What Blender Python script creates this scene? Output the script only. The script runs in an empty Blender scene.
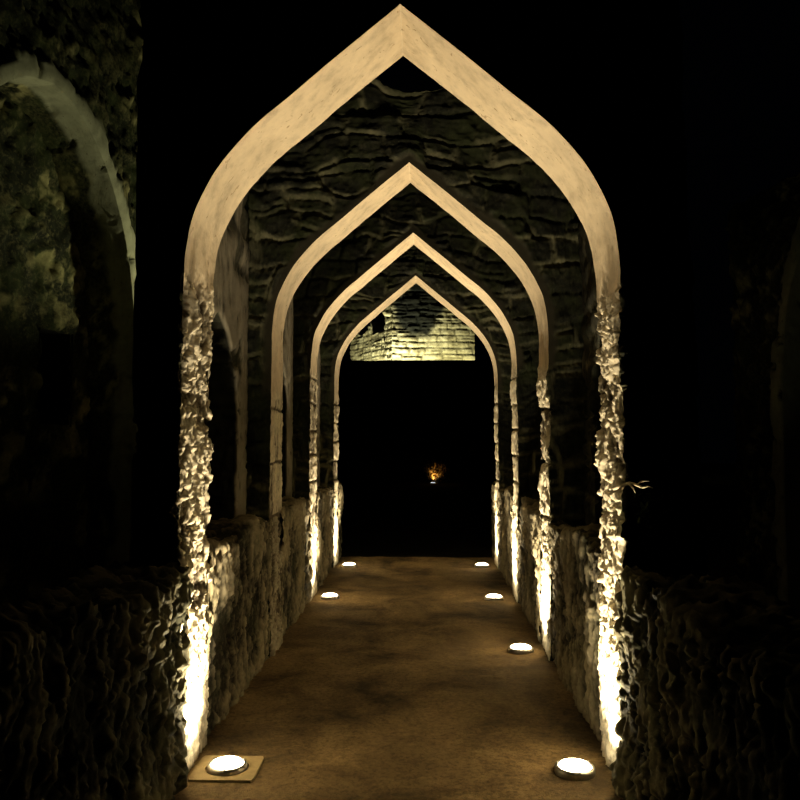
import bpy, math, random
import numpy as np
from mathutils import Vector, Matrix

random.seed(7)
rng = np.random.default_rng(11)
C = bpy.context.scene.collection
SC = bpy.context.scene

# ------------------------------------------------------------------ camera
cam_d = bpy.data.cameras.new('camera')
cam = bpy.data.objects.new('camera', cam_d)
C.objects.link(cam)
cam_d.sensor_fit = 'HORIZONTAL'
cam_d.sensor_width = 36.0
cam_d.lens = 36.0
cam_d.clip_start = 0.05
cam_d.clip_end = 500
PITCH, YAW = math.atan(41 / 800), math.atan(25 / 800)
fwv = Vector((-math.sin(YAW) * math.cos(PITCH), math.cos(YAW) * math.cos(PITCH), math.sin(PITCH)))
cam.location = (0.12, 0.0, 1.64)
cam.rotation_euler = fwv.to_track_quat('-Z', 'Y').to_euler()
SC.camera = cam

# ------------------------------------------------------------------ world, exposure
world = bpy.data.worlds.new('night_sky')
SC.world = world
world.use_nodes = True
bg = world.node_tree.nodes['Background']
bg.inputs['Color'].default_value = (0.25, 0.35, 0.6, 1)
bg.inputs['Strength'].default_value = 0.0006
SC.view_settings.view_transform = 'Standard'
SC.view_settings.look = 'None'
SC.view_settings.exposure = 0.0
SC.view_settings.gamma = 1.0
SC.view_settings.use_curve_mapping = False

WARM = (1.0, 0.82, 0.54)
UP_POWER = 195.0          # watts of each in-ground spot


def spot(name, loc, target, power, color, size_deg, blend=0.4, radius=0.04, parent=None):
    d = bpy.data.lights.new(name, 'SPOT')
    d.energy = power
    d.color = color
    d.spot_size = math.radians(size_deg)
    d.spot_blend = blend
    d.shadow_soft_size = radius
    o = bpy.data.objects.new(name, d)
    C.objects.link(o)
    o.location = loc
    o.rotation_euler = (Vector(target) - Vector(loc)).to_track_quat('-Z', 'Y').to_euler()
    if parent is not None:
        o.parent = parent
    return o


# floodlights of the grounds and one added fill, each behind a wall or parapet as seen from the passage
spot('flood_ruin', (-1.62, 8.38, 2.1), (-3.1, 7.0, 5.0), 150, (1.0, 0.97, 0.58), 96, 0.9, 0.08)
spot('fill_ruin_east', (2.4, 6.2, 0.15), (4.0, 8.2, 3.4), 8, (0.95, 0.9, 0.5), 60, 0.9, 0.08)  # added fill with no known source, so the east ruin shows faintly
spot('flood_bastion', (-1.5, 41.0, 4.8), (-1.4, 42.2, 7.2), 1800, (1.0, 0.95, 0.66), 120, 0.8, 0.1)
spot('flood_bastion_east', (1.5, 41.2, 4.7), (1.5, 42.6, 6.8), 640, (1.0, 0.93, 0.55), 130, 0.8, 0.1)
spot('flood_bastion_west', (-4.2, 43.2, 4.0), (-3.1, 44.6, 7.0), 900, (1.0, 0.95, 0.6), 110, 0.8, 0.1)


# ------------------------------------------------------------------ numpy noise
def _h(ix, iy, iz, seed):
    n = (ix.astype(np.int64) * 374761393 + iy.astype(np.int64) * 668265263 + iz.astype(np.int64) * 2147483647 + seed * 1274126177) & 0xFFFFFFFF
    n = ((n ^ (n >> 13)) * 1274126177) & 0xFFFFFFFF
    n = ((n ^ (n >> 16)) * 2246822519) & 0xFFFFFFFF
    return ((n ^ (n >> 15)) & 0xFFFFFF) / float(0xFFFFFF)


def vnoise(p, seed=0):
    """value noise in -1..1, p (...,3)"""
    i = np.floor(p)
    f = p - i
    u = f * f * f * (f * (f * 6 - 15) + 10)
    i = i.astype(np.int64)
    x, y, z = i[..., 0], i[..., 1], i[..., 2]
    r = 0
    for dx in (0, 1):
        wx = u[..., 0] if dx else 1 - u[..., 0]
        for dy in (0, 1):
            wy = u[..., 1] if dy else 1 - u[..., 1]
            for dz in (0, 1):
                wz = u[..., 2] if dz else 1 - u[..., 2]
                r = r + wx * wy * wz * _h(x + dx, y + dy, z + dz, seed)
    return r * 2 - 1


def fbm(p, octs=4, seed=0, gain=0.5):
    a, s, t = 1.0, 0, 0
    q = p.copy()
    for k in range(octs):
        s = s + a * vnoise(q, seed + k * 17)
        t += a
        a *= gain
        q = q * 2.03 + 3.7
    return s / t


def ridged(p, octs=3, seed=0):
    a, s, t = 1.0, 0, 0
    q = p.copy()
    for k in range(octs):
        s = s + a * (1 - np.abs(vnoise(q, seed + k * 13)) * 2)
        t += a
        a *= 0.5
        q = q * 2.1 + 1.3
    return s / t


def worley(p, seed=0):
    i = np.floor(p).astype(np.int64)
    f = p - i
    d1 = np.full(p.shape[:-1], 9.0)
    d2 = np.full(p.shape[:-1], 9.0)
    cid = np.zeros(p.shape[:-1])
    for dx in (-1, 0, 1):
        for dy in (-1, 0, 1):
            for dz in (-1, 0, 1):
                x, y, z = i[..., 0] + dx, i[..., 1] + dy, i[..., 2] + dz
                ox = dx + _h(x, y, z, seed) - f[..., 0]
                oy = dy + _h(x, y, z, seed + 5) - f[..., 1]
                oz = dz + _h(x, y, z, seed + 9) - f[..., 2]
                d = ox * ox + oy * oy + oz * oz
                m = d < d1
                d2 = np.where(m, d1, np.minimum(d2, d))
                cid = np.where(m, _h(x, y, z, seed + 21), cid)
                d1 = np.where(m, d, d1)
    return np.sqrt(d1), np.sqrt(d2), cid


def sstep(a, b, x):
    t = np.clip((x - a) / (b - a), 0, 1)
    return t * t * (3 - 2 * t)


def blocks(s, z, p, row_h, length, seed, wav=0.045):
    """coursed rubble: returns (relief -1..1, joint 0..1) for a face with coordinates s, z"""
    zz = z + wav * vnoise(p * 2.3, seed) + wav * 0.5 * vnoise(p * 6.1, seed + 3)
    ss = s + wav * vnoise(p * 2.9 + 9, seed + 4)
    row = np.floor(zz / row_h)
    fz = zz / row_h - row
    o = np.zeros_like(row)
    off = _h(row, o, o, seed + 31)
    ln = length * (0.7 + 0.8 * _h(row, o + 1, o, seed + 37))
    c = ss / ln + off
    col = np.floor(c)
    fs = c - col
    cut = 0.25 + 0.5 * _h(row, col, o, seed + 55)      # some blocks are two thin stones
    thin = _h(row, col, o + 2, seed + 57) < 0.35
    e = np.minimum(np.minimum(fz, 1 - fz) * row_h, np.minimum(fs, 1 - fs) * ln)
    e = np.where(thin, np.minimum(e, np.abs(fz - cut) * row_h), e)
    b = _h(row, col, o + 3 + (thin & (fz > cut)), seed + 61)
    joint = 1 - sstep(0.006, 0.028, e)
    return b, joint, e


# ------------------------------------------------------------------ objects
def tag(o, label=None, cat=None, group=None, kind=None):
    if label:
        o['label'] = label
    if cat:
        o['category'] = cat
    if group:
        o['group'] = group
    if kind:
        o['kind'] = kind
    return o


def empty(name, loc=(0, 0, 0), rz=0.0):
    o = bpy.data.objects.new(name, None)
    o.empty_display_size = 0.2
    C.objects.link(o)
    o.location = loc
    o.rotation_euler = (0, 0, rz)
    return o


def raw_mesh(name, V, F, mat, parent=None, attrs=None, smooth=True):
    """V (n,3), F list/array of quads (or list of tuples); one mesh object"""
    me = bpy.data.meshes.new(name)
    if isinstance(F, np.ndarray):
        nf, k = F.shape
        me.vertices.add(len(V))
        me.vertices.foreach_set('co', np.asarray(V, dtype=np.float32).ravel())
        me.loops.add(nf * k)
        me.loops.foreach_set('vertex_index', F.astype(np.int32).ravel())
        me.polygons.add(nf)
        me.polygons.foreach_set('loop_start', np.arange(0, nf * k, k, dtype=np.int32))
        me.polygons.foreach_set('loop_total', np.full(nf, k, dtype=np.int32))
        me.update(calc_edges=True)
        me.validate()
    else:
        me.from_pydata([tuple(map(float, v)) for v in V], [], F)
        me.update()
    if attrs:
        for k, a in attrs.items():
            at = me.attributes.new(k, 'FLOAT', 'POINT')
            at.data.foreach_set('value', np.asarray(a, dtype=np.float32).ravel())
    me.polygons.foreach_set('use_smooth', np.full(len(me.polygons), smooth, dtype=bool))
    me.materials.append(mat)
    o = bpy.data.objects.new(name, me)
    C.objects.link(o)
    if parent is not None:
        o.parent = parent
    return o


def grid_mesh(name, G, mat, parent=None, attrs=None, smooth=True, keep=None, flip=False, wrap=False):
    n, m = G.shape[:2]
    idx = np.arange(n * m).reshape(n, m)
    a, b, c, d = idx[:-1, :-1], idx[1:, :-1], idx[1:, 1:], idx[:-1, 1:]
    if keep is not None:
        k = keep
        F = np.stack([a[k], b[k], c[k], d[k]], -1)
    else:
        F = np.stack([a, b, c, d], -1).reshape(-1, 4)
    if flip:
        F = F[:, ::-1]
    A = {k: v.ravel() for k, v in attrs.items()} if attrs else None
    V = G.reshape(-1, 3)
    used = np.zeros(len(V), dtype=bool)
    used[F.ravel()] = True
    if not used.all():
        mp = np.cumsum(used) - 1
        V = V[used]
        F = mp[F]
        if A:
            A = {k: v[used] for k, v in A.items()}
    return raw_mesh(name, V, F, mat, parent, A, smooth)


def grid_normals(G, sign=1.0, blur=1):
    du = np.gradient(G, axis=0)
    dv = np.gradient(G, axis=1)
    n = np.cross(du, dv) * sign
    n /= np.linalg.norm(n, axis=-1, keepdims=True) + 1e-12
    for _ in range(blur):
        q = n.copy()
        q[:, 1:-1] += n[:, 2:] + n[:, :-2]
        n = q / (np.linalg.norm(q, axis=-1, keepdims=True) + 1e-12)
    return n


# ------------------------------------------------------------------ materials
def new_mat(name):
    m = bpy.data.materials.new(name)
    m.use_nodes = True
    nt = m.node_tree
    bs = nt.nodes['Principled BSDF']
    bs.inputs['Roughness'].default_value = 0.9
    bs.inputs['Specular IOR Level'].default_value = 0.15
    return m, nt, bs


class NT:
    def __init__(self, nt):
        self.nt = nt
        self.co = nt.nodes.new('ShaderNodeTexCoord').outputs['Object']

    def node(self, t, **kw):
        n = self.nt.nodes.new(t)
        for k, v in kw.items():
            setattr(n, k, v)
        return n

    def link(self, a, b):
        self.nt.links.new(a, b)

    def noise(self, scale, detail=5, rough=0.6, stretch=(1, 1, 1), dist=0.0):
        mp = self.node('ShaderNodeMapping')
        mp.inputs['Scale'].default_value = stretch
        self.link(self.co, mp.inputs['Vector'])
        n = self.node('ShaderNodeTexNoise')
        n.inputs['Scale'].default_value = scale
        n.inputs['Detail'].default_value = detail
        n.inputs['Roughness'].default_value = rough
        n.inputs['Distortion'].default_value = dist
        self.link(mp.outputs[0], n.inputs['Vector'])
        return n.outputs['Fac']

    def ramp(self, fac, stops):
        r = self.node('ShaderNodeValToRGB')
        e = r.color_ramp.elements
        while len(e) < len(stops):
            e.new(0.5)
        for k, (p, c) in enumerate(stops):
            e[k].position = p
            e[k].color = (c[0], c[1], c[2], 1) if not isinstance(c, (int, float)) else (c, c, c, 1)
        self.link(fac, r.inputs[0])
        return r.outputs[0]

    def mix(self, fac, a, b, mode='MIX'):
        n = self.node('ShaderNodeMix', data_type='RGBA', blend_type=mode)
        for s, v in ((n.inputs[0], fac), (n.inputs[6], a), (n.inputs[7], b)):
            if isinstance(v, (int, float)):
                s.default_value = v
            elif isinstance(v, tuple):
                s.default_value = (v[0], v[1], v[2], 1)
            else:
                self.link(v, s)
        return n.outputs[2]

    def attr(self, name):
        return self.node('ShaderNodeAttribute', attribute_name=name).outputs['Fac']

    def math(self, op, a, b=0.0, clamp=False):
        n = self.node('ShaderNodeMath', operation=op, use_clamp=clamp)
        for s, v in ((n.inputs[0], a), (n.inputs[1], b)):
            if isinstance(v, (int, float)):
                s.default_value = v
            else:
                self.link(v, s)
        return n.outputs[0]

    def bump(self, h, strength, dist, bs):
        b = self.node('ShaderNodeBump')
        b.inputs['Strength'].default_value = strength
        b.inputs['Distance'].default_value = dist
        self.link(h, b.inputs['Height'])
        self.link(b.outputs[0], bs.inputs['Normal'])


def masonry_mat(name, plaster, pale, dark, moss=None, moss_amt=0.0):
    """one wall substance: attribute 'plaster' 1 = rendered surface, 'pale' = lime and mortar share of the bare rubble"""
    m, nt, bs = new_mat(name)
    g = NT(nt)
    st = g.ramp(g.noise(9, 6, 0.65), [(0.3, tuple(0.72 * c for c in plaster)), (0.5, plaster), (0.75, tuple(min(1, 1.12 * c) for c in plaster))])
    blot = g.ramp(g.noise(2.2, 5, 0.7, (1, 1, 0.6), 0.6), [(0.32, 0.84), (0.55, 1.0)])
    st = g.mix(1.0, st, blot, 'MULTIPLY')
    scr = g.ramp(g.noise(20, 4, 0.6, (1, 1, 0.4), 1.4), [(0.30, (0.38, 0.31, 0.23)), (0.37, (1, 1, 1))])
    st = g.mix(0.8, st, scr, 'MULTIPLY')
    rb = g.ramp(g.noise(14, 5, 0.6), [(0.3, tuple(0.6 * c for c in dark)), (0.7, tuple(1.3 * c for c in dark))])
    pl = g.ramp(g.noise(22, 4, 0.6), [(0.3, tuple(0.7 * c for c in pale)), (0.6, pale)])
    pf = g.math('ADD', g.attr('pale'), g.math('MULTIPLY', g.math('SUBTRACT', g.noise(30, 4, 0.65), 0.5), 0.7), True)
    rb = g.mix(pf, rb, pl)
    if moss:
        mf = g.ramp(g.noise(3.1, 5, 0.65), [(0.45, 0.0), (0.62, moss_amt)])
        rb = g.mix(mf, rb, moss)
    col = g.mix(g.attr('plaster'), rb, st)
    g.link(col, bs.inputs['Base Color'])
    h = g.math('ADD', g.noise(38, 8, 0.7), g.math('MULTIPLY', g.noise(110, 4, 0.6), 0.35))
    g.bump(h, 0.55, 0.006, bs)
    return m


M_ARCH = masonry_mat('lime_plaster_and_rubble', (0.64, 0.53, 0.36), (0.80, 0.72, 0.53), (0.085, 0.066, 0.040))
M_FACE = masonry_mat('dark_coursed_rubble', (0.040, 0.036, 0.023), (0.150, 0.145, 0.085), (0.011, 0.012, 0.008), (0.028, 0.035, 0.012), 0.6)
M_BAY = masonry_mat('grey_weathered_render', (0.20, 0.18, 0.13), (0.12, 0.11, 0.07), (0.018, 0.018, 0.013), (0.04, 0.045, 0.02), 0.4)
M_PARAPET = masonry_mat('flaking_rubble', (0.30, 0.25, 0.165), (0.36, 0.31, 0.20), (0.026, 0.022, 0.014), (0.04, 0.045, 0.02), 0.4)
M_PARAPET_SHADED = masonry_mat('shaded_mossy_rubble', (0.2, 0.19, 0.12), (0.17, 0.155, 0.09), (0.008, 0.008, 0.005), (0.014, 0.018, 0.007), 0.7)  # darker mossy copy for the near segments, their shade put into the colour
M_RUIN = masonry_mat('mossy_ruin_masonry', (0.36, 0.355, 0.24), (0.46, 0.41, 0.19), (0.012, 0.014, 0.007), (0.055, 0.07, 0.02), 0.35)


def fort_mat():
    m, nt, bs = new_mat('floodlit_ashlar')
    g = NT(nt)
    base = g.ramp(g.noise(1.3, 6, 0.65), [(0.32, (0.15, 0.125, 0.06)), (0.46, (0.36, 0.33, 0.19)), (0.62, (0.50, 0.47, 0.30))])
    fine = g.ramp(g.noise(5, 5, 0.6), [(0.35, 0.55), (0.6, 1.0)])
    col = g.mix(1.0, base, fine, 'MULTIPLY')
    col = g.mix(g.math('MULTIPLY', g.attr('joint'), 0.6), col, (0.03, 0.028, 0.015))
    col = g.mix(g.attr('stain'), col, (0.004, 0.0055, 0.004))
    g.link(col, bs.inputs['Base Color'])
    g.bump(g.noise(7, 6, 0.65), 0.5, 0.05, bs)
    return m


M_FORT = fort_mat()


def floor_mat():
    m, nt, bs = new_mat('trodden_sandy_floor')
    g = NT(nt)
    a = g.ramp(g.noise(1.6, 6, 0.65, (1, 1, 1), 0.4), [(0.34, (0.060, 0.042, 0.021)), (0.5, (0.20, 0.14, 0.068)), (0.68, (0.36, 0.255, 0.125))])
    b = g.ramp(g.noise(34, 6, 0.7), [(0.32, 0.45), (0.55, 1.0)])
    c = g.ramp(g.noise(120, 3, 0.6), [(0.3, 0.7), (0.6, 1.05)])
    col = g.mix(1.0, g.mix(1.0, a, b, 'MULTIPLY'), c, 'MULTIPLY')
    g.link(col, bs.inputs['Base Color'])
    g.bump(g.math('ADD', g.noise(45, 8, 0.7), g.noise(160, 3, 0.6)), 0.6, 0.006, bs)
    return m


M_FLOOR = floor_mat()


def plain(name, col, rough=0.8, metal=0.0, nscale=20, amt=0.25, bump=0.0):
    m, nt, bs = new_mat(name)
    g = NT(nt)
    c = g.ramp(g.noise(nscale, 5, 0.6), [(0.3, tuple(x * (1 - amt) for x in col)), (0.7, tuple(min(1, x * (1 + amt)) for x in col))])
    g.link(c, bs.inputs['Base Color'])
    bs.inputs['Roughness'].default_value = rough
    bs.inputs['Metallic'].default_value = metal
    if bump:
        g.bump(g.noise(nscale * 2, 6, 0.65), 0.5, bump, bs)
    return m


M_GROUND = plain('dark_soil', (0.028, 0.026, 0.018), 1.0, 0, 3, 0.5, 0.02)
M_CURTAIN = plain('unlit_masonry', (0.030, 0.028, 0.022), 1.0, 0, 2, 0.4, 0.02)
M_SLAB = plain('concrete_surround', (0.34, 0.27, 0.15), 0.85, 0, 24, 0.2, 0.002)
M_RIM = plain('brushed_steel_rim', (0.42, 0.40, 0.36), 0.38, 1.0, 60, 0.15)
M_TWIG = plain('dry_twig', (0.50, 0.43, 0.30), 0.9, 0, 60, 0.3)
M_LEAF = plain('dull_green_leaf', (0.07, 0.10, 0.035), 0.8, 0, 60, 0.3)
M_BUSHLEAF = plain('dry_leaf', (0.42, 0.26, 0.08), 0.8, 0, 12, 0.5)


def lens_mat():
    m, nt, bs = new_mat('glowing_lamp_glass')
    bs.inputs['Base Color'].default_value = (0.9, 0.85, 0.7, 1)
    bs.inputs['Emission Color'].default_value = (1.0, 0.86, 0.58, 1)
    bs.inputs['Emission Strength'].default_value = 22.0
    return m


M_LENS = lens_mat()
M_SMALL_LENS = lens_mat()
M_SMALL_LENS.name = 'dim_lamp_glass'
M_SMALL_LENS.node_tree.nodes['Principled BSDF'].inputs['Emission Color'].default_value = (0.9, 0.95, 1.0, 1)
M_SMALL_LENS.node_tree.nodes['Principled BSDF'].inputs['Emission Strength'].default_value = 0.9

# ------------------------------------------------------------------ arch sweep
HALF = [(0.0, 3.81), (0.21, 3.637), (0.39, 3.487), (0.555, 3.345), (0.70, 3.225), (0.81, 3.112), (0.908, 2.988), (0.98, 2.86),
        (1.028, 2.74), (1.055, 2.60), (1.066, 2.48), (1.066, 2.30), (1.072, 1.2), (1.062, 0.0)]


def resample(pts, step):
    """arc-length resample of a smooth curve (Catmull-Rom) from first to last point"""
    P = np.array(pts, float)
    Q = np.vstack([2 * P[0] - P[1], P, 2 * P[-1] - P[-2]])
    out = []
    for i in range(len(P) - 1):
        p0, p1, p2, p3 = Q[i], Q[i + 1], Q[i + 2], Q[i + 3]
        t = np.linspace(0, 1, 40, endpoint=False)[:, None]
        # non-uniform segments: use chord-scaled tangents
        l = np.linalg.norm(p2 - p1)
        m1 = (p2 - p0) / (np.linalg.norm(p2 - p1) + np.linalg.norm(p1 - p0)) * l
        m2 = (p3 - p1) / (np.linalg.norm(p3 - p2) + np.linalg.norm(p2 - p1)) * l
        out.append((2 * t**3 - 3 * t**2 + 1) * p1 + (t**3 - 2 * t**2 + t) * m1 + (-2 * t**3 + 3 * t**2) * p2 + (t**3 - t**2) * m2)
    out = np.vstack(out + [P[-1][None]])
    s = np.concatenate([[0], np.cumsum(np.linalg.norm(np.diff(out, axis=0), axis=1))])
    n = max(4, int(s[-1] / step))
    u = np.linspace(0, s[-1], n + 1)
    return np.stack([np.interp(u, s, out[:, k]) for k in range(2)], -1)


def full_profile(half, step):
    h = resample(half, step)          # apex -> floor on +s side
    left = h[::-1] * np.array([-1, 1])
    return np.vstack([left, h[1:]])   # floor left -> apex -> floor right


def outer_for(P, zs, xl, xr, top, batter=0.0):
    """matching points on the outer rectangle"""
    n = len(P)
    ia = int(np.argmax(P[:, 1]))
    Q = np.zeros_like(P)
    for sgn, rngi, xo in ((-1, range(0, ia + 1), xl), (1, range(n - 1, ia - 1, -1), xr)):
        ids = np.array(list(rngi))
        z = P[ids, 1]
        low = z < zs
        k0 = int(np.argmin(low)) if not low.all() else len(ids) - 1
        seg = np.concatenate([[0], np.cumsum(np.linalg.norm(np.diff(P[ids], axis=0), axis=1))])
        t = np.clip((seg - seg[k0]) / (seg[-1] - seg[k0] + 1e-9), 0, 1)
        la, lb = top - zs, abs(xo)
        d = t * (la + lb)
        qx = np.where(d <= la, xo, xo - np.sign(xo) * (d - la))
        qz = np.where(d <= la, zs + d, top)
        qz = np.where(t <= 0, np.minimum(z, zs), qz)
        qx = np.where(t <= 0, xo, qx)
        qx = np.where(np.abs(qx - xo) < 1e-6, qx + np.sign(xo) * batter * np.clip((zs + 1.0 - qz) / (zs + 1.0), 0, 1), qx)
        Q[ids] = np.stack([qx, qz], -1)
    return Q


def arch_shell(P, Q, t, nf, ni):
    """grid (n, m, 3) in local s, depth, z; returns grid and the v index of front edge and back edge"""
    w = np.linspace(0, 1, nf + 1) ** 0.8
    front = Q[:, None, :] + (P - Q)[:, None, :] * w[None, :, None]
    d_in = np.linspace(0, t, ni + 1)[1:]
    n = len(P)
    rows = [np.stack([front[:, k, 0], np.zeros(n), front[:, k, 1]], -1) for k in range(nf + 1)]
    rows += [np.stack([P[:, 0], np.full(n, d), P[:, 1]], -1) for d in d_in]
    bk = front[:, ::-1][:, 1:]
    rows += [np.stack([bk[:, k, 0], np.full(n, t), bk[:, k, 1]], -1) for k in range(nf)]
    for d in np.linspace(t, 0, 7)[1:]:
        rows.append(np.stack([Q[:, 0], np.full(n, d), Q[:, 1]], -1))
    return np.stack(rows, 1), nf, nf + ni


def build_arch(y0, t, step, nf, ni, seed, zb_l, zb_r, amp_l, amp_r, joints, label, xl=-1.38, xr=1.40, top=4.42, batter=0.0, face_off=0.0, unlit_left=False):
    P = full_profile(HALF, step)
    # the lower piers have lost their rendering and are no longer dead straight
    Q = outer_for(P, 2.35, xl, xr, top, batter)
    G, a, b = arch_shell(P, Q, t, nf, ni)
    n, m = G.shape[:2]
    W = G + np.array([0, y0, 0])
    N = grid_normals(G, 1.0, 1)
    # orient: at the intrados of the left pier normals must face +x
    if N[5, (a + b) // 2, 0] < 0:
        N = -N
    jj = np.arange(m)[None, :]
    inside = ((jj >= a) & (jj <= b)) * np.ones((n, 1))
    z = W[..., 2]
    leftside = W[..., 0] < 0
    zb = np.where(leftside, zb_l, zb_r)
    amp = np.where(leftside, amp_l, amp_r)
    p = W.copy()
    edge_n = 0.20 * fbm(p * np.array([5, 5, 4.0]), 4, seed + 2)
    rub = sstep(-0.10, 0.10, zb - z + edge_n)
    # bare rubble relief: flaked, torn mortar with dark gaps
    f1 = fbm(p * np.array([5.5, 5.5, 3.2]), 3, seed)
    pw = p + 0.022 * np.stack([vnoise(p * 14, seed + 71), vnoise(p * 14, seed + 72), vnoise(p * 14, seed + 73)], -1)
    w1, w2, cid = worley(pw * np.array([28, 28, 9.5]), seed + 4)
    w3, w4, cid2 = worley(pw * np.array([64, 64, 25]), seed + 6)
    rd = ridged(p * np.array([17, 17, 7.0]), 3, seed + 8)
    rel = 0.55 * (cid - 0.5) * np.minimum(1, (w2 - w1) * 6) + 0.34 * (cid2 - 0.5) * np.minimum(1, (w4 - w3) * 5) + 0.22 * rd + 0.45 * f1
    low = (1 - sstep(0.45, 0.75, z + 0.12 * f1)) * (1 - leftside * unlit_left)  # pier foot by a lamp: its glare put in as paler, smoother rubble
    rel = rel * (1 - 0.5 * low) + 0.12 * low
    jt = np.zeros_like(z)
    if joints:
        zz = z + 0.02 * vnoise(p * 5, seed + 40)
        e = np.abs(((zz / joints) % 1) - 0.5) * joints
        up = sstep(0.95, 1.10, z)
        jt = (1 - sstep(0.004, 0.018, e)) * up
        rel = rel - 0.55 * jt
        rel = rel + 0.5 * up * (_h(np.floor(zz / joints + 0.5), np.floor(zz * 0), np.floor(zz * 0) + leftside, seed + 3) - 0.5)
    amp = np.where(z < 1.0, np.maximum(amp, 0.06 if unlit_left else 0.045), amp)
    disp_r = amp * (rel - 0.10)
    disp_p = 0.006 * fbm(p * 4, 3, seed + 12) + 0.0025 * fbm(p * 18, 3, seed + 14)
    disp_in = disp_p * (1 - rub) + disp_r * rub
    # coursed rubble of the wall faces, with a smooth ring round the opening
    bh, joint, e = blocks(W[..., 0], z, p, 0.21, 0.36, seed + 90, 0.075)
    dedge = np.minimum(np.linalg.norm(G[..., [0, 2]] - P[:, None, :], axis=-1), 9)
    ring = (1 - sstep(0.03, 0.085, dedge + 0.05 * fbm(p * 6, 3, seed + 15))) * (1 - rub)
    face_rel = 0.045 * (bh - 0.4) - 0.022 * joint + 0.040 * fbm(p * 6, 4, seed + 16) + 0.014 * ridged(p * 18, 3, seed + 18) + face_off
    disp_f = face_rel * (1 - ring) + 0.004 * fbm(p * 12, 2, seed + 19) * ring
    fade = sstep(0.0, 0.10, dedge)
    disp_o = disp_f * fade + disp_in * (1 - fade)
    disp = np.where(inside > 0, disp_in, disp_o)
    D = W + N * disp[..., None]
    D[..., 2] = np.where(z < 0.02, np.minimum(D[..., 2], 0.02) - 0.03, D[..., 2])
    # ragged top edge
    topm = sstep(top - 0.25, top, z)
    D[..., 2] += topm * 0.10 * fbm(p * np.array([3, 3, 0.5]), 3, seed + 23)
    pale_in = np.clip(0.42 + 2.6 * rel, 0, 1) - 0.8 * jt
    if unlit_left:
        pale_in = pale_in - 0.55 * leftside * (1 - sstep(0.95, 1.25, z))  # foot of the lampless pier, its shade put into the colour
    jw = 1 - sstep(0.008, 0.045, e + 0.02 * fbm(p * 14, 3, seed + 27))
    pale_f = np.clip(jw * np.clip(0.30 + 2.2 * fbm(p * 2.6, 3, seed + 25), 0, 1) * 1.1 + 0.30 * fbm(p * 9, 3, seed + 26) - 0.05, 0, 1)
    pla = np.where(inside > 0, 1 - rub, ring)
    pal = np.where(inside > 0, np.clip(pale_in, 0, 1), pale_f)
    root = empty('ogee_arch', (0, y0, 0))
    tag(root, label, 'arch', 'row of pointed arches over the passage')
    L = D - np.array([0, y0, 0])
    il = int(np.argmax(P[:, 1] > 2.28))
    ir = n - 1 - int(np.argmax(P[::-1, 1] > 2.28))

    def sub(name, u0, u1, v0, v1, mat):
        return grid_mesh(name, L[u0:u1 + 1, v0:v1 + 1], mat, root, {'plaster': pla[u0:u1 + 1, v0:v1 + 1], 'pale': pal[u0:u1 + 1, v0:v1 + 1]})
    sub('soffit', il, ir, a, b, M_ARCH)['label'] = 'smooth cream plastered underside of the pointed arch'
    sub('pier', 0, il, a, b, M_ARCH)['label'] = 'rough flaking rubble pier face'
    sub('pier', ir, n - 1, a, b, M_ARCH)['label'] = 'rough flaking rubble pier face'
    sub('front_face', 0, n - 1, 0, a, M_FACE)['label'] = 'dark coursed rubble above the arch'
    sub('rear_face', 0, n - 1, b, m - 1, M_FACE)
    return root


T = 0.50
YA = [3.87, 6.13, 8.25, 10.42]

# ------------------------------------------------------------------ setting: floor and ground
xs = np.linspace(-1.12, 1.12, 113)
ys = np.linspace(1.5, 11.62, 500)
GX, GY = np.meshgrid(xs, ys, indexing='ij')
pf = np.stack([GX, GY, GX * 0], -1)
GZ = 0.006 * fbm(pf * 3, 4, 300) + 0.004 * fbm(pf * 16, 4, 301) - 0.004
edge = sstep(11.45, 11.62, GY + 0.05 * vnoise(pf * 4, 305))
fl = np.stack([GX, GY, GZ - 0.24 * edge], -1)
tag(grid_mesh('floor', fl, M_FLOOR), kind='structure')
gx, gy = np.meshgrid(np.linspace(-30, 30, 61), np.linspace(-6, 60, 67), indexing='ij')
gz = -0.22 + 0.03 * fbm(np.stack([gx, gy, gx * 0], -1) * 0.4, 3, 306)
gz = np.where(gy > 20, gz + 0.22 * sstep(20, 30, gy), gz)
tag(grid_mesh('ground', np.stack([gx, gy, gz], -1), M_GROUND), kind='structure')

# ------------------------------------------------------------------ the four arches
build_arch(YA[0], 0.53, 0.0065, 34, 84, 400, 2.44, 2.36, 0.078, 0.085, 0, 'nearest and largest pointed arch, framing the whole passage', xl=-1.25, batter=0.11, face_off=-0.06)
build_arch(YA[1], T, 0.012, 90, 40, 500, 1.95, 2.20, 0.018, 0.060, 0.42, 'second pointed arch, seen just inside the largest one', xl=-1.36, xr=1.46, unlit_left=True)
build_arch(YA[2], T, 0.014, 60, 30, 600, 2.32, 2.42, 0.036, 0.032, 0.27, 'third pointed arch, between the second arch and the smallest one', xl=-1.36, xr=1.46)
build_arch(YA[3], T, 0.014, 60, 30, 700, 2.20, 2.34, 0.036, 0.036, 0.25, 'smallest and farthest pointed arch, opening on the floodlit fort wall', xl=-1.36, xr=1.46)

# ------------------------------------------------------------------ bay walls between the arches (setting)
BAY_HALF = [(0.0, 2.52), (0.14, 2.44), (0.28, 2.34), (0.40, 2.20), (0.47, 2.04), (0.50, 1.85), (0.50, 1.5), (0.50, 0.98)]


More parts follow.
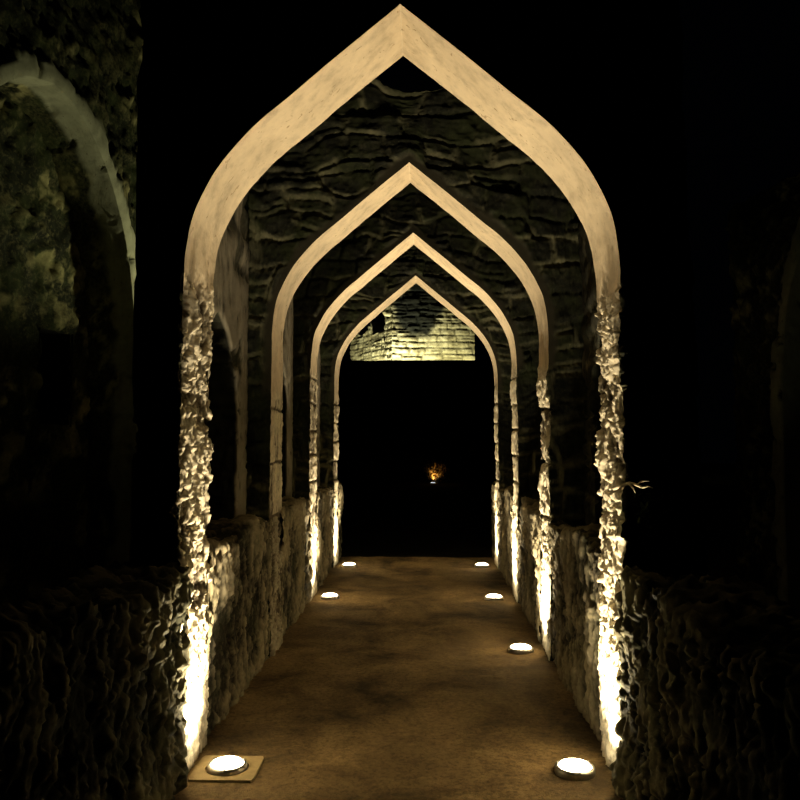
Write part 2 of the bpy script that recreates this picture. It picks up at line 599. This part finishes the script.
def bay_wall(side, ya, yb, xin, th, seed):
    half = [(s * (yb - ya - 0.5) / 1.12, z) for s, z in BAY_HALF]
    P = full_profile(half, 0.02)
    mid, hw = 0.5 * (ya + yb), 0.5 * (yb - ya) + 0.02
    Q = outer_for(P, 1.9, -hw, hw, 4.36)
    G, a, b = arch_shell(P, Q, th, 26, 16)
    # local s -> Y, depth -> away from the passage
    sg = -1 if side == 'left' else 1
    W = np.stack([sg * (xin + G[..., 1]), mid + G[..., 0], G[..., 2]], -1)
    N = grid_normals(W, 1.0, 1)
    if N[len(P) // 2, 3, 0] * sg > 0:
        N = -N
    p = W
    bh, joint, e = blocks(W[..., 1], W[..., 2], p, 0.2, 0.36, seed)
    z = W[..., 2]
    jj = np.arange(G.shape[1])[None, :]
    open_in = (jj > a) & (jj < b)
    plm = sstep(-0.06, 0.06, fbm(p * 3.6, 5, seed + 1, 0.6) + (0.12 if side == 'left' else -0.5) - 0.25 * np.clip(z - 2.6, -0.4, 1.5))
    plm = np.where(open_in, 0, plm)  # opening reveals left as darkest stone, shade put into the colour
    rel = (0.045 * (bh - 0.4) - 0.03 * joint + 0.02 * fbm(p * 8, 4, seed + 2)) * (1 - plm) + plm * (0.012 + 0.006 * fbm(p * 10, 3, seed + 3))
    pits = sstep(0.66, 0.72, 1 - worley(p * 15, seed + 9)[0]) * (vnoise(p * 4, seed + 10) > -0.2)
    rel = rel - 0.02 * pits
    D = W + N * rel[..., None]
    D[..., 2] += sstep(4.1, 4.36, z) * 0.12 * fbm(p * 3, 3, seed + 4)
    pal = np.clip(joint * 0.7 + 0.3 * fbm(p * 6, 3, seed + 5), 0, 1)
    pal = np.where(open_in, 0, pal)
    o = grid_mesh('wall_' + side, D, M_BAY, None, {'plaster': plm * (1 - pits), 'pale': pal})
    tag(o, kind='structure')


for k in range(3):
    bay_wall('left', YA[k] + (0.53 if k == 0 else T), YA[k + 1], 1.26, 0.23, 800 + k * 20)
    bay_wall('right', YA[k] + (0.53 if k == 0 else T), YA[k + 1], 1.33, 0.20, 870 + k * 20)

# ------------------------------------------------------------------ parapets
GROUP_P = 'rough low rubble walls along both sides of the passage'


def parapet(side, ya, yb, seed, label, amp=0.05, step=0.02, h=1.04, mat=None):
    sg = -1 if side == 'left' else 1
    xi, xo = (1.042 if ya < 2 else 1.062), 1.44
    sec = []
    for zz in np.linspace(-0.04, h - 0.02, int(h / step)):
        sec.append((xi + 0.012 * (zz < 0.03), zz))
    for xx in np.linspace(xi + 0.02, xo - 0.02, 14):
        sec.append((xx, h))
    for zz in np.linspace(h - 0.02, -0.22, 40):
        sec.append((xo, zz))
    sec = np.array(sec)
    yy = np.linspace(ya, yb, max(6, int((yb - ya) / step)))
    G = np.stack([sg * sec[None, :, 0] * np.ones((len(yy), 1)), yy[:, None] * np.ones((1, len(sec))), sec[None, :, 1] * np.ones((len(yy), 1))], -1)
    N = grid_normals(G, 1.0, 2)
    if N[len(yy) // 2, 10, 0] * sg > 0:
        N = -N
    p = G
    pw = p + 0.03 * np.stack([vnoise(p * 8, seed + 71), vnoise(p * 8, seed + 72), vnoise(p * 8, seed + 73)], -1)
    w1, w2, cid = worley(pw * np.array([20, 20, 8]), seed + 1)
    w3, w4, cid2 = worley(pw * np.array([48, 48, 22]), seed + 2)
    rel = 0.6 * (cid - 0.5) * np.minimum(1, (w2 - w1) * 7) + 0.36 * (cid2 - 0.5) * np.minimum(1, (w4 - w3) * 6) + 0.2 * ridged(p * np.array([12, 12, 5]), 3, seed + 3) + 0.6 * fbm(p * np.array([3, 3, 2.2]), 3, seed + 4)
    D = G + N * (amp * (rel - 0.16))[..., None]
    topw = sstep(h * 0.55, h, G[..., 2])
    D[..., 2] += topw * (0.07 * fbm(p * np.array([0, 2.2, 0]) + 5, 3, seed + 6) + 0.05 * fbm(p * 7, 3, seed + 7))
    pla = np.zeros(G.shape[:2])
    pal = np.clip(0.25 + 1.9 * rel, 0, 1)
    o = grid_mesh('parapet', D, mat, None, {'plaster': pla, 'pale': pal})
    tag(o, label, 'low wall', GROUP_P)
    return o


SPANS = [(1.6, YA[0]), (YA[0] + 0.53, YA[1]), (YA[1] + T, YA[2]), (YA[2] + T, YA[3]), (YA[3] + T, 11.5)]
WHERE = ['in front of the nearest arch', 'between the nearest arch and the second arch', 'between the second and third arches',
         'between the third arch and the farthest arch', 'just beyond the farthest arch']
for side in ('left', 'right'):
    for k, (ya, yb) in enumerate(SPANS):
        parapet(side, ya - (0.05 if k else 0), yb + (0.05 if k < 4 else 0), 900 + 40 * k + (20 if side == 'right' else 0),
                'rough rubble low wall on the %s, %s' % (side, WHERE[k]), amp=0.085 if k == 0 else 0.06, step=0.011 if k < 2 else 0.014, mat=M_PARAPET_SHADED if k == 0 else M_PARAPET)


# ------------------------------------------------------------------ in-ground lights
def lathe(prof, seg=48):
    V, F = [], []
    for (r, z) in prof:
        for k in range(seg):
            a = 2 * math.pi * k / seg
            V.append((r * math.cos(a), r * math.sin(a), z))
    for i in range(len(prof) - 1):
        for k in range(seg):
            F.append((i * seg + k, i * seg + (k + 1) % seg, (i + 1) * seg + (k + 1) % seg, (i + 1) * seg + k))
    return V, F


RIM_V, RIM_F = lathe([(0.101, -0.02), (0.101, 0.010), (0.1, 0.017), (0.096, 0.026), (0.088, 0.029), (0.083, 0.027), (0.081, 0.020), (0.081, 0.004)])
LENS_P = [(0.0805, 0.012), (0.080, 0.026), (0.072, 0.035), (0.052, 0.042), (0.026, 0.045), (0.002, 0.046)]
LENS_V, LENS_F = lathe(LENS_P)
LENS_F.append(tuple(range(5 * 48, 6 * 48)))


def tilt(V, ax):
    R = Matrix.Rotation(ax, 3, 'Y')
    return [R @ Vector(v) for v in V]


def ground_light(x, y, label, slab=False, power=UP_POWER, cone=96):
    root = empty('ground_light', (x, y, 0.0))
    tag(root, label, 'ground light', 'round uplights sunk in the floor')
    rim = raw_mesh('rim', RIM_V, RIM_F, M_RIM, root)
    rim['label'] = 'steel rim'
    raw_mesh('lens', LENS_V, LENS_F, M_LENS, root)['label'] = 'glowing glass lens'
    # bolts on the rim
    for k in range(3):
        a = 0.6 + k * 2 * math.pi / 3
        bv, bf = lathe([(0.0055, 0.0), (0.0055, 0.004), (0.003, 0.0055), (0.0006, 0.0058)], 8)
        b = raw_mesh('bolt', bv, bf, M_RIM, rim)
        b.location = (0.0915 * math.cos(a), 0.0915 * math.sin(a), 0.0265)
    if slab:
        hx0, hx1, hy, r = -0.16, 0.16, 0.15, 0.108
        V, F = [], []
        seg = 48
        for lev in (0, 1, 2):
            for k in range(seg):
                a = 2 * math.pi * (k + 0.5) / seg
                c, s = math.cos(a), math.sin(a)
                V.append((r * c, r * s, 0.007 if lev < 3 else 0))
            if lev == 0:
                pass
        V = []
        for k in range(seg):
            a = 2 * math.pi * k / seg
            V.append((r * math.cos(a), r * math.sin(a), -0.02))
        for k in range(seg):
            a = 2 * math.pi * k / seg
            V.append((r * math.cos(a), r * math.sin(a), 0.006))
        for grow, zz in ((1.0, 0.006), (1.02, -0.02)):
            for k in range(seg):
                a = 2 * math.pi * k / seg
                c, s = math.cos(a), math.sin(a)
                hx = hx1 if c > 0 else -hx0
                t = min(hx / max(abs(c), 1e-6), hy / max(abs(s), 1e-6)) * grow
                V.append((t * c, t * s, zz))
        for i in range(3):
            for k in range(seg):
                F.append((i * seg + k, i * seg + (k + 1) % seg, (i + 1) * seg + (k + 1) % seg, (i + 1) * seg + k))
        raw_mesh('surround_slab', V, F, M_SLAB, root, smooth=False)['label'] = 'square tan concrete surround'
    # the lamp's own beam
    spot('uplight_beam', (0, 0, 0.06), (0, 0, 4), power, WARM, cone, 0.65, 0.03, root)
    spot('uplight_spill', (0, 0, 0.06), (math.copysign(0.30, x), 0.03, 0.9), power * 0.52, WARM, 112, 0.9, 0.03, root)
    return root


ground_light(-0.874, 4.070, 'glowing round floor light set in a square slab at the nearest left pier', slab=True)
ground_light(0.863, 4.094, 'glowing round floor light at the foot of the nearest right pier')
ground_light(0.869, 6.387, 'glowing round floor light at the second right pier, no twin on the left')
ground_light(-0.877, 8.439, 'glowing round floor light at the foot of the third left pier')
ground_light(0.834, 8.439, 'glowing round floor light at the foot of the third right pier')
ground_light(-0.877, 10.560, 'small far glowing floor light at the foot of the farthest left pier')
ground_light(0.862, 10.590, 'small far glowing floor light at the foot of the farthest right pier')


# ------------------------------------------------------------------ twig and weed on the nearest right pier
def tube(pts, radii, seg=7):
    V, F = [], []
    pts = [Vector(p) for p in pts]
    for i, p in enumerate(pts):
        d = (pts[min(i + 1, len(pts) - 1)] - pts[max(i - 1, 0)]).normalized()
        u = d.cross(Vector((0.3, 0.9, 0.2))).normalized()
        v = d.cross(u)
        for k in range(seg):
            a = 2 * math.pi * k / seg
            V.append(p + radii[i] * (math.cos(a) * u + math.sin(a) * v))
    for i in range(len(pts) - 1):
        for k in range(seg):
            F.append((i * seg + k, i * seg + (k + 1) % seg, (i + 1) * seg + (k + 1) % seg, (i + 1) * seg + k))
    F.append(tuple(range(seg))[::-1])
    F.append(tuple(range((len(pts) - 1) * seg, len(pts) * seg)))
    return V, F


tw = empty('dry_twig', (1.06, 3.86, 1.43))
tag(tw, 'pale dry twig poking out of the nearest right pier', 'twig')
raw_mesh('stem', *tube([(-0.03, 0.05, -0.02), (0.0, 0.0, 0.0), (0.025, -0.04, 0.012), (0.045, -0.09, 0.006), (0.06, -0.13, -0.004), (0.075, -0.17, 0.004), (0.085, -0.21, -0.002)],
                       [0.009, 0.009, 0.008, 0.0065, 0.005, 0.004, 0.002]), M_TWIG, tw)
raw_mesh('side_shoot', *tube([(0.045, -0.09, 0.006), (0.062, -0.11, 0.024), (0.085, -0.15, 0.028)], [0.005, 0.004, 0.002]), M_TWIG, tw)
raw_mesh('side_shoot', *tube([(0.02, -0.035, 0.01), (0.03, -0.08, -0.01), (0.035, -0.10, -0.03)], [0.006, 0.004, 0.002]), M_TWIG, tw)


def leaves(n, cx, spread, size, rnd):
    V, F = [], []
    for _ in range(n):
        c = Vector((rnd.gauss(0, spread[0]), rnd.gauss(0, spread[1]), rnd.gauss(0, spread[2]))) + Vector(cx)
        R = Matrix.Rotation(rnd.uniform(0, 6.28), 3, 'Z') @ Matrix.Rotation(rnd.uniform(-1.3, 1.3), 3, 'X')
        s = size * rnd.uniform(0.6, 1.3)
        b = len(V)
        for q in ((0, -1, 0), (0.32, -0.3, 0.12), (0.3, 0.35, 0.1), (0, 1, -0.05), (-0.3, 0.35, 0.1), (-0.32, -0.3, 0.12), (0, 0, 0)):
            V.append(c + R @ (Vector(q) * s))
        for k in range(6):
            F.append((b + k, b + (k + 1) % 6, b + 6))
    return V, F


rl = random.Random(3)
wd = empty('weed', (1.12, 3.85, 1.30))
tag(wd, 'small green weed on the nearest right pier, under the dry twig', 'plant')
raw_mesh('stem', *tube([(-0.03, 0.03, -0.03), (0.02, 0.0, 0.0), (0.06, -0.02, 0.05)], [0.005, 0.004, 0.002]), M_LEAF, wd)
raw_mesh('foliage', *leaves(42, (0.05, -0.01, 0.01), (0.025, 0.02, 0.045), 0.02, rl), M_LEAF, wd, smooth=False)


# ------------------------------------------------------------------ ruined building beside the passage, left
def ruin(ox, oy, rz, seed, label, flip, half, zs, wid, top, t, win, mats=M_RUIN):
    root = empty('ruined_building', (ox, oy, 0))
    root.rotation_euler = (0, 0, rz)
    tag(root, label, 'ruin')
    P = full_profile(half, 0.025)
    Q = outer_for(P, zs, -wid[0], wid[1], top)
    G, a, b = arch_shell(P, Q, t, 60, 20)
    G[..., 1] *= flip
    N = grid_normals(G, 1.0, 1)
    if N[len(P) // 2, 20, 1] * flip > 0:
        N = -N
    n, m = G.shape[:2]
    jj = np.arange(m)[None, :] * np.ones((n, 1))
    p = G + np.array([ox, oy, 0])
    dedge = np.linalg.norm(G[..., [0, 2]] - P[:, None, :], axis=-1)
    band = (1 - sstep(0.14, 0.20, dedge + 0.08 * vnoise(p * 3, seed + 1)))
    holes = sstep(0.25, 0.45, fbm(p * 6, 4, seed + 2))
    band = band * (1 - holes)
    inside = (jj >= a) & (jj <= b)
    p = p + 0.05 * np.stack([vnoise(p * 7, seed + 71), vnoise(p * 7, seed + 72), vnoise(p * 7, seed + 73)], -1)
    w1, w2, cid = worley(p * np.array([8, 8, 7.5]), seed + 3)
    w3, w4, cid3 = worley(p * 19, seed + 13)
    rel = 0.08 * (cid - 0.5) * np.minimum(1, (w2 - w1) * 3) + 0.06 * (cid3 - 0.5) * np.minimum(1, (w4 - w3) * 3) + 0.05 * fbm(p * 4, 4, seed + 4)
    rel = rel * (1 - band) + band * (0.035 + 0.01 * fbm(p * 9, 3, seed + 5))
    rel = np.where(inside, 0.5 * rel, rel)
    D = G + N * rel[..., None]
    pal = np.clip(10 * rel, 0, 1) * 0.4 + 0.8 * sstep(0.05, 0.30, fbm(p * 6.5, 4, seed + 8, 0.65) + 2.5 * rel) * sstep(-0.2, 0.3, fbm(p * 1.7, 3, seed + 6))
    pal = np.clip(pal, 0, 1)
    pla = np.where(inside, sstep(-0.05, 0.05, 0.24 - np.abs(G[..., 1]) + 0.12 * fbm(p * 4, 4, seed + 7)), band)
    ii = int(np.argmin(np.abs(P[:, 1] - zs)))

    def sub(name, v0, v1):
        return grid_mesh(name, D[:, v0:v1 + 1], mats, root, {'plaster': pla[:, v0:v1 + 1], 'pale': pal[:, v0:v1 + 1]})
    sub('outer_wall', 0, a)['label'] = 'rough rubble face with a pale plaster band round its arch'
    sub('arch_reveal', a, b)
    sub('inner_core', b, m - 1)
    # wall at the back of the niche, with a dark window hole
    s_ = np.linspace(-wid[0], wid[1], int((wid[0] + wid[1]) / 0.03))
    z_ = np.linspace(-0.3, top, int(top / 0.03))
    S, Z = np.meshgrid(s_, z_, indexing='ij')
    B = np.stack([S, np.full_like(S, flip * (t - 0.02)), Z], -1)
    p = B + np.array([ox, oy, 0])
    p = p + 0.05 * np.stack([vnoise(p * 7, seed + 71), vnoise(p * 7, seed + 72), vnoise(p * 7, seed + 73)], -1)
    w1, w2, cid = worley(p * np.array([9, 9, 9.0]), seed + 30)
    rel = 0.07 * (cid - 0.5) * np.minimum(1, (w2 - w1) * 3) + 0.06 * fbm(p * 3.5, 4, seed + 31)
    B[..., 1] -= flip * rel
    hole = (S > win[0]) & (S < win[1]) & (Z > win[2]) & (Z < win[3])
    keep = ~(hole[:-1, :-1] & hole[1:, 1:])
    pal = 0.75 * sstep(-0.05, 0.30, fbm(p * 4.5, 5, seed + 33, 0.65) + 2.0 * rel) * sstep(-0.35, 0.25, fbm(p * 1.3, 3, seed + 32))
    nw = grid_mesh('niche_wall', B, mats, root, {'plaster': S * 0, 'pale': pal}, keep=keep)
    # window embrasure
    wv, wf = [], []
    c = [(win[0], win[2]), (win[1], win[2]), (win[1], win[3]), (win[0], win[3])]
    for d in (t - 0.03, t + 0.35):
        for (s0, z0) in c:
            wv.append((s0, flip * d, z0))
    for k in range(4):
        wf.append((k, (k + 1) % 4, 4 + (k + 1) % 4, 4 + k))
    wf.append((4, 5, 6, 7))
    raw_mesh('window_recess', wv, wf, M_CURTAIN, nw, smooth=False)['label'] = 'dark window opening in the niche'
    return root


RUIN_HALF = [(0.0, 4.78), (0.36, 4.68), (0.76, 4.36), (1.06, 3.92), (1.25, 3.45), (1.36, 2.9), (1.41, 2.4), (1.43, 1.4), (1.43, -0.25)]
# local s runs along the wall away from the viewer, depth goes away from the passage
ang = math.atan2(1.7, 0.34)
ruin(-3.14, 6.76, ang, 1200, 'dim mossy ruined building with an arched niche, left of the passage', 1, RUIN_HALF, 3.2, (2.4, 2.8), 7.6, 0.55, (0.60, 1.10, 1.78, 2.72))
RUIN_R = [(0.0, 4.2), (0.30, 4.08), (0.62, 3.70), (0.85, 3.25), (0.95, 2.8), (1.0, 2.2), (1.0, 1.4), (1.0, -0.25)]
ruin(4.35, 8.2, math.radians(100), 1300, 'barely lit ruined wall in the dark, right of the passage', -1, RUIN_R, 2.4, (2.2, 2.0), 4.6, 0.5, (-0.2, 0.3, 1.6, 2.4))


# ------------------------------------------------------------------ courtyard beyond: dark wall, floodlit bastion
def box(x0, x1, y0, y1, z0, z1):
    V = [(x, y, z) for z in (z0, z1) for y in (y0, y1) for x in (x0, x1)]
    F = [(0, 2, 3, 1), (4, 5, 7, 6), (0, 1, 5, 4), (2, 6, 7, 3), (0, 4, 6, 2), (1, 3, 7, 5)]
    return V, F


# wall_back: thick, with a slightly uneven coping
wx = np.linspace(-9, 9, 121)
prof = [(32.0, -0.1), (32.0, 1.5), (32.0, 3.0), (32.0, 4.70), (31.93, 4.72), (31.93, 4.87), (32.75, 4.87), (32.75, 4.72), (32.7, 4.6), (32.7, -0.1)]
WG = np.zeros((len(wx), len(prof), 3))
for k, (yy, zz) in enumerate(prof):
    WG[:, k, 0] = wx
    WG[:, k, 1] = yy
    WG[:, k, 2] = zz
WG[..., 2] += np.where(WG[..., 2] > 4.0, 0.02 * fbm(WG * np.array([1.5, 0, 0]), 3, 50), 0)
tag(grid_mesh('wall_back', WG, M_CURTAIN, smooth=False), kind='structure')


def fort_face(name, A, B, z0, z1, seed, parent, stain=None, top_fn=None, step=0.05, stairs=None):
    A, B = np.array(A, float), np.array(B, float)
    L = np.linalg.norm(B - A)
    s_ = np.linspace(0, L, int(L / step))
    z_ = np.linspace(0, 1, int((z1 - z0) / step))
    S, Tt = np.meshgrid(s_, z_, indexing='ij')
    ztop = np.full_like(S, z1) if top_fn is None else top_fn(S, L)
    Z = z0 + (ztop - z0) * Tt
    d = (B - A) / L
    nrm = np.array([d[1], -d[0]])
    p = np.stack([A[0] + d[0] * S, A[1] + d[1] * S, Z], -1)
    bh, joint, e = blocks(S, Z, p * 0.4, 0.33, 0.8, seed, 0.04)
    row = (Z + 0.10 * vnoise(p * 0.4 * 2.3, seed)) / 0.40
    jh = 1 - sstep(0.0, 0.07, e + 0.06 * fbm(p * 2.2, 3, seed + 8))
    rel = 0.07 * (bh - 0.5) - 0.06 * jh + 0.07 * fbm(p * 2.5, 5, seed + 1, 0.6)
    p[..., 0] += nrm[0] * rel
    p[..., 1] += nrm[1] * rel
    st = np.zeros_like(S)
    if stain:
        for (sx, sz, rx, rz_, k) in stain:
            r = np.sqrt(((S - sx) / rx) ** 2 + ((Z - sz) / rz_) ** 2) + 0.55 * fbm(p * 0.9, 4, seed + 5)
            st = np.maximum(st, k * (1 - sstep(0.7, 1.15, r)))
    front = p
    back = p.copy()
    back[..., 0] -= nrm[0] * 0.8
    back[..., 1] -= nrm[1] * 0.8
    G = np.concatenate([front, back[:, ::-1]], 1)
    at = {'joint': np.concatenate([jh, jh * 0], 1), 'stain': np.concatenate([st, st * 0], 1)}
    return grid_mesh(name, G, M_FORT, parent, at)


bast = empty('fort_bastion', (0, 0, 0))
tag(bast, 'floodlit yellow stone fort bastion, high beyond the farthest arch', 'fort wall')
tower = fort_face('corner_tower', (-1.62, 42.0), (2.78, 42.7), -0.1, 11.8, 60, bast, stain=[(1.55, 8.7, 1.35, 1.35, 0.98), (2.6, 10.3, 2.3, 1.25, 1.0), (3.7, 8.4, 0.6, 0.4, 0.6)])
fort_face('tower_flank', (-2.05, 42.75), (-1.62, 42.0), -0.1, 11.8, 61, bast)
fort_face('low_curtain', (-4.25, 46.6), (-2.05, 42.75), -0.1, 7.9, 62, bast,
          top_fn=lambda S, L: 7.75 + 0.25 * fbm(np.stack([S * 1.3, S * 0, S * 0], -1), 3, 64) + 0.55 * np.exp(-((S - 2.6) / 0.22) ** 2))
wsv, wsf = tube([(-1.75, 42.1, 8.35), (-1.95, 41.75, 8.33), (-2.05, 41.55, 8.42)], [0.14, 0.12, 0.09], 8)
raw_mesh('water_spout', wsv, wsf, M_FORT, tower)['label'] = 'stone spout at the corner'

# ------------------------------------------------------------------ far shrub with its lamp
sx, sy = 0.42, 30.6
sh = empty('shrub', (sx + 0.12, sy + 0.35, 0.0))
tag(sh, 'tiny orange lit shrub in the dark beyond the passage', 'plant')
rl2 = random.Random(9)
sv, sf = [], []
for k in range(9):
    a = k * 0.7
    v, f = tube([(0.05 * math.cos(a), 0.05 * math.sin(a), -0.05), (0.14 * math.cos(a), 0.14 * math.sin(a), 0.35), (0.3 * math.cos(a), 0.3 * math.sin(a), 0.75)], [0.02, 0.015, 0.006], 5)
    o = len(sv)
    sv += v
    sf += [tuple(i + o for i in q) for q in f]
raw_mesh('stems', sv, sf, M_TWIG, sh)
raw_mesh('foliage', *leaves(1500, (0, 0, 0.50), (0.16, 0.15, 0.15), 0.06, rl2), M_BUSHLEAF, sh, smooth=False)
fx = empty('garden_spotlight', (sx, sy, 0.0))
tag(fx, 'tiny white garden lamp at the foot of the distant shrub', 'lamp')
v, f = lathe([(0.001, 0.0), (0.11, 0.0), (0.12, 0.03), (0.115, 0.05), (0.1, 0.05)], 24)
raw_mesh('housing', v, f, M_RIM, fx)
v, f = lathe([(0.10, 0.045), (0.085, 0.06), (0.05, 0.07), (0.002, 0.075)], 24)
raw_mesh('lens', v, f, M_SMALL_LENS, fx)
spot('garden_beam', (0, -0.02, 0.16), (0.12, 0.35, 0.58), 22, (1.0, 0.66, 0.26), 80, 0.8, 0.05, fx)
